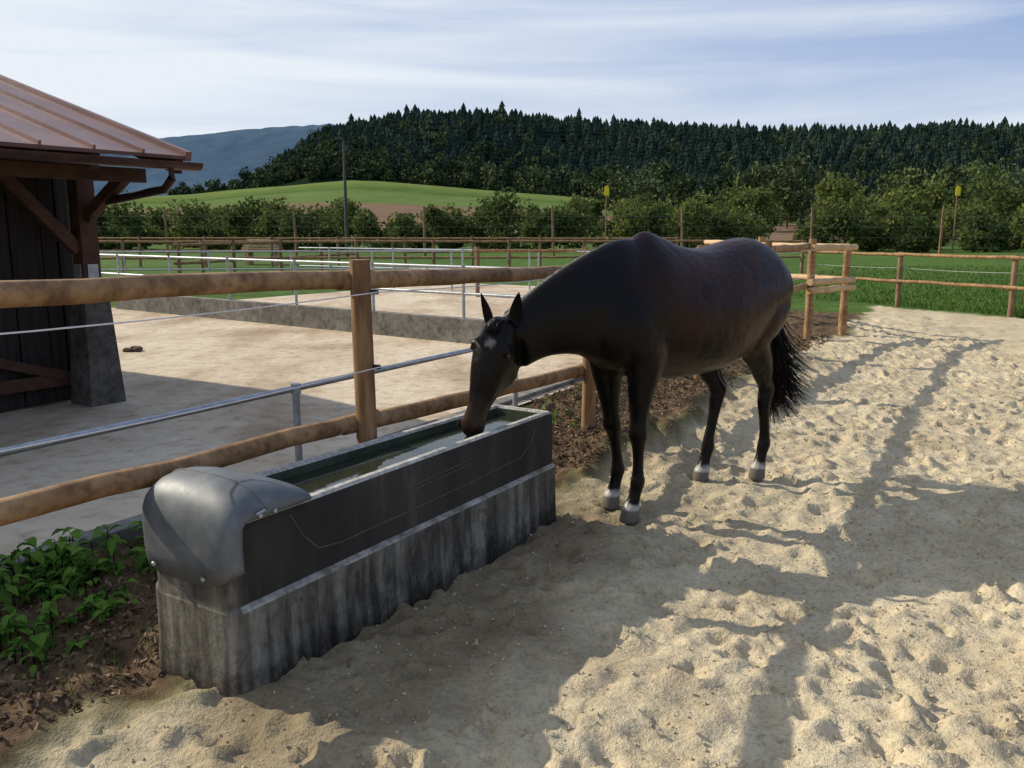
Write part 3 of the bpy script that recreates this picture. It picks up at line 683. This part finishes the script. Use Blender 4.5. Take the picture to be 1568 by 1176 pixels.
# ------------------------------------------------------------------ mulch chips & stones
def scatter(name,n,posf,size,mats,sq=(1,.45,.3)):
    tv=np.array([[i,j,k] for i in(-1,1) for j in(-1,1) for k in(-1,1)],float)*np.array(sq)
    tf=np.array([(0,1,3,2),(4,6,7,5),(0,4,5,1),(2,3,7,6),(0,2,6,4),(1,5,7,3)])
    P=posf(n); n=len(P)
    q=rng.normal(size=(n,4)); q/=np.linalg.norm(q,axis=1,keepdims=True); w_,x_,y_,z_=q.T
    Rm=np.stack([1-2*(y_*y_+z_*z_),2*(x_*y_-z_*w_),2*(x_*z_+y_*w_),2*(x_*y_+z_*w_),1-2*(x_*x_+z_*z_),2*(y_*z_-x_*w_),2*(x_*z_-y_*w_),2*(y_*z_+x_*w_),1-2*(x_*x_+y_*y_)],1).reshape(n,3,3)
    s=size*rng.uniform(.3,1.3,(n,1,1)); tvj=tv[None]*rng.uniform(.6,1.2,(n,8,3))
    V=(np.einsum('nij,nkj->nki',Rm,tvj*s)+P[:,None,:]).reshape(-1,3)
    F=(tf[None]+8*np.arange(n)[:,None,None]).reshape(-1,4)
    mi=np.repeat(rng.integers(0,len(mats),n),6)
    return npmesh(name,V,F,mats,mi)
def gz(px,py):
    j=np.clip(np.searchsorted(ys,py),1,len(ys)-1); i=np.clip(np.searchsorted(xs,px),1,len(xs)-1); return Z[j,i]
MC=[mk('chip_a',(.09,.055,.03),(.15,.095,.05),5,.9,0),mk('chip_b',(.20,.13,.075),(.28,.19,.11),5,.9,0),mk('chip_c',(.045,.028,.017),(.08,.05,.03),5,.9,0)]
def pf(n):
    a=rng.uniform(-6.5,8,n); b=-1.3+rng.random(n)*1.6
    x=Pf[0]+Ld[0]*a+Nr[0]*b; y_=Pf[1]+Ld[1]*a+Nr[1]*b
    k=(b<.05)|(a>-.6); x=x[k]; y_=y_[k]
    return np.stack([x,y_,gz(x,y_)+.003],1)
scatter('wood_mulch',28000,pf,.013,MC)
def pf2(n):
    a=rng.uniform(-6.5,8,n); b=.15+rng.random(n)**.7*6
    x=Pf[0]+Ld[0]*a+Nr[0]*b; y_=Pf[1]+Ld[1]*a+Nr[1]*b; k=y_>1
    x=x[k];y_=y_[k]; return np.stack([x,y_,gz(x,y_)+.001],1)
MSn=[mk('grit_a',(.42,.34,.23),(.54,.45,.31),5,.95,0),mk('grit_b',(.36,.29,.19),(.46,.38,.26),5,.95,0)]
scatter('sand_clods',32000,pf2,.0052,MSn,sq=(1,.8,.7))

# ------------------------------------------------------------------ weeds
ML=[leafmat('weed_a',(.055,.13,.022),(.10,.20,.035),5,.45),leafmat('weed_b',(.13,.25,.045),(.18,.32,.06),5,.45)]
def weedpatch(name,n,cx,cy,sx_,sy_,hh,ls):
    m=MB()
    for i in range(n):
        x=random.gauss(cx,sx_); y_=random.gauss(cy,sy_); 
        b=(x-Pf[0])*Nr[0]+(y_-Pf[1])*Nr[1]
        if b>-.1 or b<-1.3: continue
        z=float(gz(np.array([x]),np.array([y_]))[0]); hgt=random.uniform(.3,1)*hh
        for j in range(random.randint(4,9)):
            th=random.uniform(0,6.28); d=np.array([math.cos(th),math.sin(th),0]); sd=np.array([-d[1],d[0],0]); L_=ls*random.uniform(.4,1.2); wv=L_*random.uniform(.2,.34)
            b0=np.array([x,y_,z+hgt*random.uniform(.1,1)]); u=random.uniform(.1,1.1); pp=[]
            for s_,ww in((0,.08),(.3,.8),(.6,1),(.85,.6),(1,.05)):
                wj=ww*random.uniform(.8,1.15)
                c=b0+d*L_*s_+up*(L_*(u*s_-.9*s_*s_)); pp+= [c-sd*wv*wj+up*.25*wv*wj,c,c+sd*wv*wj+up*.25*wv*wj]
            fs=[]
            for k in range(4):
                a=3*k; fs+=[(a,a+1,a+4,a+3),(a+1,a+2,a+5,a+4)]
            m.add(pp,fs,random.randint(0,1))
            m.tube([(x,y_,z-.02),b0],.003,3,0)
    m.build(name,ML,autosm=False)
weedpatch('weed_plant',170,-2.25,3.75,.32,.5,.19,.085)
weedpatch('weed_plant',60,-2.9,4.2,.3,.5,.20,.085)
weedpatch('weed_plant',18,-1.8,3.5,.1,.3,.08,.06)
weedpatch('weed_plant',40,.35,6.6,.35,.6,.12,.055)
weedpatch('weed_plant',34,1.9,9.4,.3,.8,.20,.07)
n=3500; a=rng.uniform(-7,7,n); b=-1.2+rng.random(n)*1.2
px=Pf[0]+Ld[0]*a+Nr[0]*b; py=Pf[1]+Ld[1]*a+Nr[1]*b; kk=(vn(px,py,.5,21)>.05); px=px[kk];py=py[kk]
V,F=blades(len(px),px,py,.09,.0025); V[:,2]+=np.repeat(gz(px,py),3); npmesh('grass_tuft',V,F,[M_gr1])

# ------------------------------------------------------------------ terrain, forest
fx=[-400,-200,-94,-43,30,120,300,500]; fzv=[6,8,11,15,9.5,5,5,5]
px_=[-500,-200,-150,-130,-110,-95,-60,-25,0,70,140,210,300,500]; pz=[10,11,14,22,34,44,50,52,51,48,44,46,45,43]
def Tz(x,y):
    f=np.interp(x/y*250,fx,fzv); p=np.interp(x/np.maximum(y,1)*450,px_,pz)
    return f*S((y-95)/160)+(p-f)*S((y-290)/175)-.25
gx=np.arange(-520,620,9.); gy=np.arange(84,640,7.); GX,GY=np.meshgrid(gx,gy); GZ=Tz(GX,GY)+vn(GX,GY,25,31)*1.0*S((GY-100)/50)
V=np.stack([GX,GY,GZ],-1).reshape(-1,3); ny,nx=GX.shape; idx=np.arange(nx*ny).reshape(ny,nx)
F=np.stack([idx[:-1,:-1],idx[:-1,1:],idx[1:,1:],idx[1:,:-1]],-1).reshape(-1,4)
t=NT('hill_mat'); tcx=t.node('ShaderNodeTexCoord'); sx=t.node('ShaderNodeSeparateXYZ'); t.l.new(tcx.outputs['Object'],sx.inputs[0])
ad=t.node('ShaderNodeMath',operation='MULTIPLY_ADD'); ad.inputs[1].default_value=.0022; 
a2=t.node('ShaderNodeMath',operation='MULTIPLY_ADD'); a2.inputs[1].default_value=.12; t.l.new(sx.outputs['X'],a2.inputs[0]); t.l.new(sx.outputs['Y'],a2.inputs[2])
t.l.new(a2.outputs[0],ad.inputs[0]); a3=t.node('ShaderNodeMath',operation='MULTIPLY'); a3.inputs[1].default_value=.03; t.l.new(noise(t,.02,3),a3.inputs[0]); t.l.new(a3.outputs[0],ad.inputs[2])
g1=(.08,.125,.035); g2=(.12,.165,.055); br=(.19,.13,.085); fo=(.012,.02,.012)  # fo: shade between the conifers painted into the forest floor colour
rc=ramp(t,ad.outputs[0],[(0,g1),(.24,g1),(.245,br),(.385,br),(.39,g2),(.43,g2),(.435,g1),(.48,(.14,.18,.055)),(.615,(.13,.175,.05)),(.64,fo),(1,fo)])
rc=mixc(t,.5,rc,ramp(t,noise(t,.15,5),[(.3,(.7,.7,.7)),(.7,(1.2,1.2,1.2))]),'MULTIPLY')
t.l.new(rc,t.b.inputs['Base Color']); t.b.inputs['Roughness'].default_value=1; t.b.inputs['Specular IOR Level'].default_value=0
npmesh('hills',V,F,[t.m],smooth=True)
gx=np.linspace(-1500,900,260); gy=np.linspace(1100,1900,80); GX,GY=np.meshgrid(gx,gy)
AN=GX/GY*1500
GZ=np.interp(AN,[-1400,-900,-700,-640,-560,-440,-310,-200,0,900],[146,148,150,149,153,166,170,155,120,90])*(.25*S((GY-1080)/140)+.75*S((GY-1150)/350))+vn(GX,GY,140,41)*6+vn(GX,GY,14,42)*3+vn(GX,GY,9,43)*2
V=np.stack([GX,GY,GZ],-1).reshape(-1,3); ny,nx=GX.shape; idx=np.arange(nx*ny).reshape(ny,nx)
F=np.stack([idx[:-1,:-1],idx[:-1,1:],idx[1:,1:],idx[1:,:-1]],-1).reshape(-1,4)
npmesh('distant_hill',V,F,[mk('hazy_forest',(.060,.100,.150),(.080,.125,.170),.02,1,.2,3,spec=0,fine=.08)],smooth=True)  # air haze is put into the base colour as blue

def conifer(n_t=5,sides=7):
    V=[];F=[]; V.append((0,0,0))
    for i in range(n_t):
        z0=.08+.86*i/n_t; zt_=min(1,z0+.32-.01*i); R_=.27*(1-i/n_t)**.8+.025
        o=len(V); V.append((0,0,zt_)); ph=random.random()*6
        for k in range(sides*2):
            a=ph+math.pi*k/sides; rr=R_*(random.uniform(.8,1.2) if k%2 else random.uniform(.5,.7)); V.append((rr*math.cos(a),rr*math.sin(a),z0+(random.uniform(-.03,.01) if k%2 else .035)))
        for k in range(sides*2): F.append((o,o+1+k,o+1+(k+1)%(sides*2)))
    return np.array(V),np.array(F)
tmpl=[conifer() for _ in range(6)]
M_con=[leafmat('conifer_a',(.018,.031,.026),(.027,.044,.034),.05,0),leafmat('conifer_b',(.024,.039,.030),(.037,.054,.038),.05,0),leafmat('conifer_c',(.036,.052,.034),(.050,.068,.040),.05,0)]  # greens carry a slight blue tint standing in for distance haze
Vs=[];Fs=[];Ms=[];o=0; cnt=0
for yy in np.arange(300,490,4.8):
    for xx in np.arange(-170*yy/450,300*yy/450,3.5):
        x=xx+random.uniform(-2.0,2.0); y_=yy+random.uniform(-2.6,2.6); u=x/y_*450
        lim=np.interp(u,[-170,-140,-115,-95,-40,30,300],[455,440,400,365,340,326,318])+float(vn(np.array([x]),np.array([0.]),25,61)[0])*50
        if y_<lim: continue
        cn_=float(vn(np.array([x]),np.array([y_]),28,62)[0])
        tv,tf=tmpl[random.randint(0,5)]; hgt=(random.uniform(6.0,10.5)+cn_*5)*(1.0 if random.random()<.95 else 1.3)
        if u<-120: hgt*=.85
        s=np.array([hgt*random.uniform(.95,1.35)]*2+[hgt])
        Vs.append(tv*s+np.array([x,y_,float(Tz(x,y_))-.5])); Fs.append(tf+o); o+=len(tv)
        Ms.append(np.full(len(tf),random.choice([0,0,1,1,2] if cn_>.12 else [0,0,0,0,1]))); cnt+=1
npmesh('conifer_forest',np.concatenate(Vs),np.concatenate(Fs),M_con,np.concatenate(Ms))
def crown(cx,cy,zb,R_,H,n,lobes=9,low=.1):
    L_=[]
    for i in range(lobes):
        a=random.uniform(0,6.28); zf=random.uniform(low,.82); q=random.uniform(.1,.75)*R_*(1.15-zf*.8); L_.append((cx+q*math.cos(a),cy+q*math.sin(a),zb+H*zf,R_*random.uniform(.22,.5)))
    L_.append((cx,cy,zb+H*.5,R_*.6))
    L_=np.array(L_); k=rng.integers(0,len(L_),n); d=rng.normal(size=(n,3)); d/=np.linalg.norm(d,axis=1,keepdims=True)
    rr=rng.random(n)**.4; C=L_[k,:3]+d*(L_[k,3]*rr*rng.uniform(.8,1.18,n))[:,None]*np.array([1,1,.95]); C[:,2]=np.maximum(C[:,2],zb+.03+.3*rng.random(n))
    return C
BL=[leafmat('leaf_dark',(.050,.072,.026),(.075,.10,.033),.25,.35),leafmat('leaf_mid',(.085,.112,.036),(.12,.15,.048),.25,.35),leafmat('leaf_light',(.14,.16,.046),(.20,.21,.06),.25,.35)]
BF=[leafmat('far_leaf_dark',(.036,.056,.032),(.054,.076,.038),.04,0),leafmat('far_leaf_mid',(.055,.078,.038),(.080,.102,.045),.04,0),leafmat('far_leaf_light',(.09,.112,.046),(.12,.135,.053),.04,0)]
def mass(name,trees,size,n_per,mats,trunk=True,low=.1):
    C=[];MI=[]; mb=MB()
    for (x,y_,z,R_,H,tone) in trees:
        n_=int(n_per*random.uniform(.7,1.2)); c=crown(x,y_,z,R_,H,n_,low=low); C.append(c); p=[[.72,.27,.01],[.25,.65,.10],[.08,.47,.45]][tone]
        MI.append(rng.choice(3,len(c),p=p)); 
        if trunk: mb.log((x,y_,z-.3),(x+random.uniform(-.2,.2),y_,z+H*.6),R_*.05,R_*.02,6,0,3); 
    C=np.concatenate(C); V,F=leaves(C,size); po=npmesh(name,V,F,mats,np.concatenate(MI))
    if trunk: mb.build('trunks',[M_far],parent=po)
T=[]
x=-48
while x<62:
    y_=random.uniform(60,72)
    if x<8:
        R_=random.uniform(.9,3.0); H=R_*random.uniform(1.15,1.8); T.append((x,y_,0,R_,H,random.choice([0,0,1,1,1]))); x+=R_*random.uniform(.3,.95)
    else:
        R_=random.uniform(1.0,3.0); H=R_*random.uniform(1.1,1.7); T.append((x,y_,0,R_,H,random.choice([0,1,1,2,2]))); x+=R_*random.uniform(.35,.8)
mass('hedgerow_bushes',T,.16,1600,BL,False,.05)
T=[]
x=5
while x<88:
    y_=random.uniform(82,108); g=float(S(np.array((x-14)/20))); R_=random.uniform(1.6,3.6)+.8*g; H=random.uniform(3.2,6.0)+2.6*g*random.uniform(.3,1.2); T.append((x,y_,0,R_,H,random.choice([0,1,1,2,2]))); x+=R_*random.uniform(.35,.75)
x=-66
while x<5:
    y_=random.uniform(84,100); R_=random.uniform(1.2,3.2); H=R_*random.uniform(1.2,1.7); T.append((x,y_,0,R_,H,random.choice([0,0,1,1,2]))); x+=R_*random.uniform(.5,1.8)
mass('field_trees',T,.25,1350,BL,True,.08)
T=[]
x=18
while x<200:
    y_=random.uniform(130,200); R_=random.uniform(3,6.5); H=random.uniform(7,14.5); T.append((x,y_,float(Tz(x,y_)),R_,H,random.choice([0,1,1,2,2]))); x+=R_*random.uniform(.3,.6)
mass('valley_trees',T,.45,850,BF,True,.08)
T=[]
for i in range(430):
    u=random.uniform(-175,295); lim=float(np.interp(u,[-170,-140,-115,-95,-40,30,300],[425,400,365,338,315,303,298])); y_=lim+random.expovariate(1/26.)+random.uniform(-8,6)+float(vn(np.array([u]),np.array([3.]),22,71)[0])*26
    y_=max(y_,285); x=u*y_/450; R_=random.uniform(2.4,6.2); H=R_*random.uniform(1.4,2.2); T.append((x,y_,float(Tz(x,y_)),R_,H,random.choice([0,0,1,1,1,2])))
for i in range(170):
    u=random.gauss(random.choice([-105,-60,-20,150,240]),28); y_=random.uniform(340,420); x=u*y_/450
    R_=random.uniform(2.5,5); T.append((x,y_,float(Tz(x,y_))+1,R_,R_*2.1,random.choice([0,0,1,1,2])))
mass('forest_edge_trees',T,.7,330,BF,False,.08)
print('DONE',cnt)
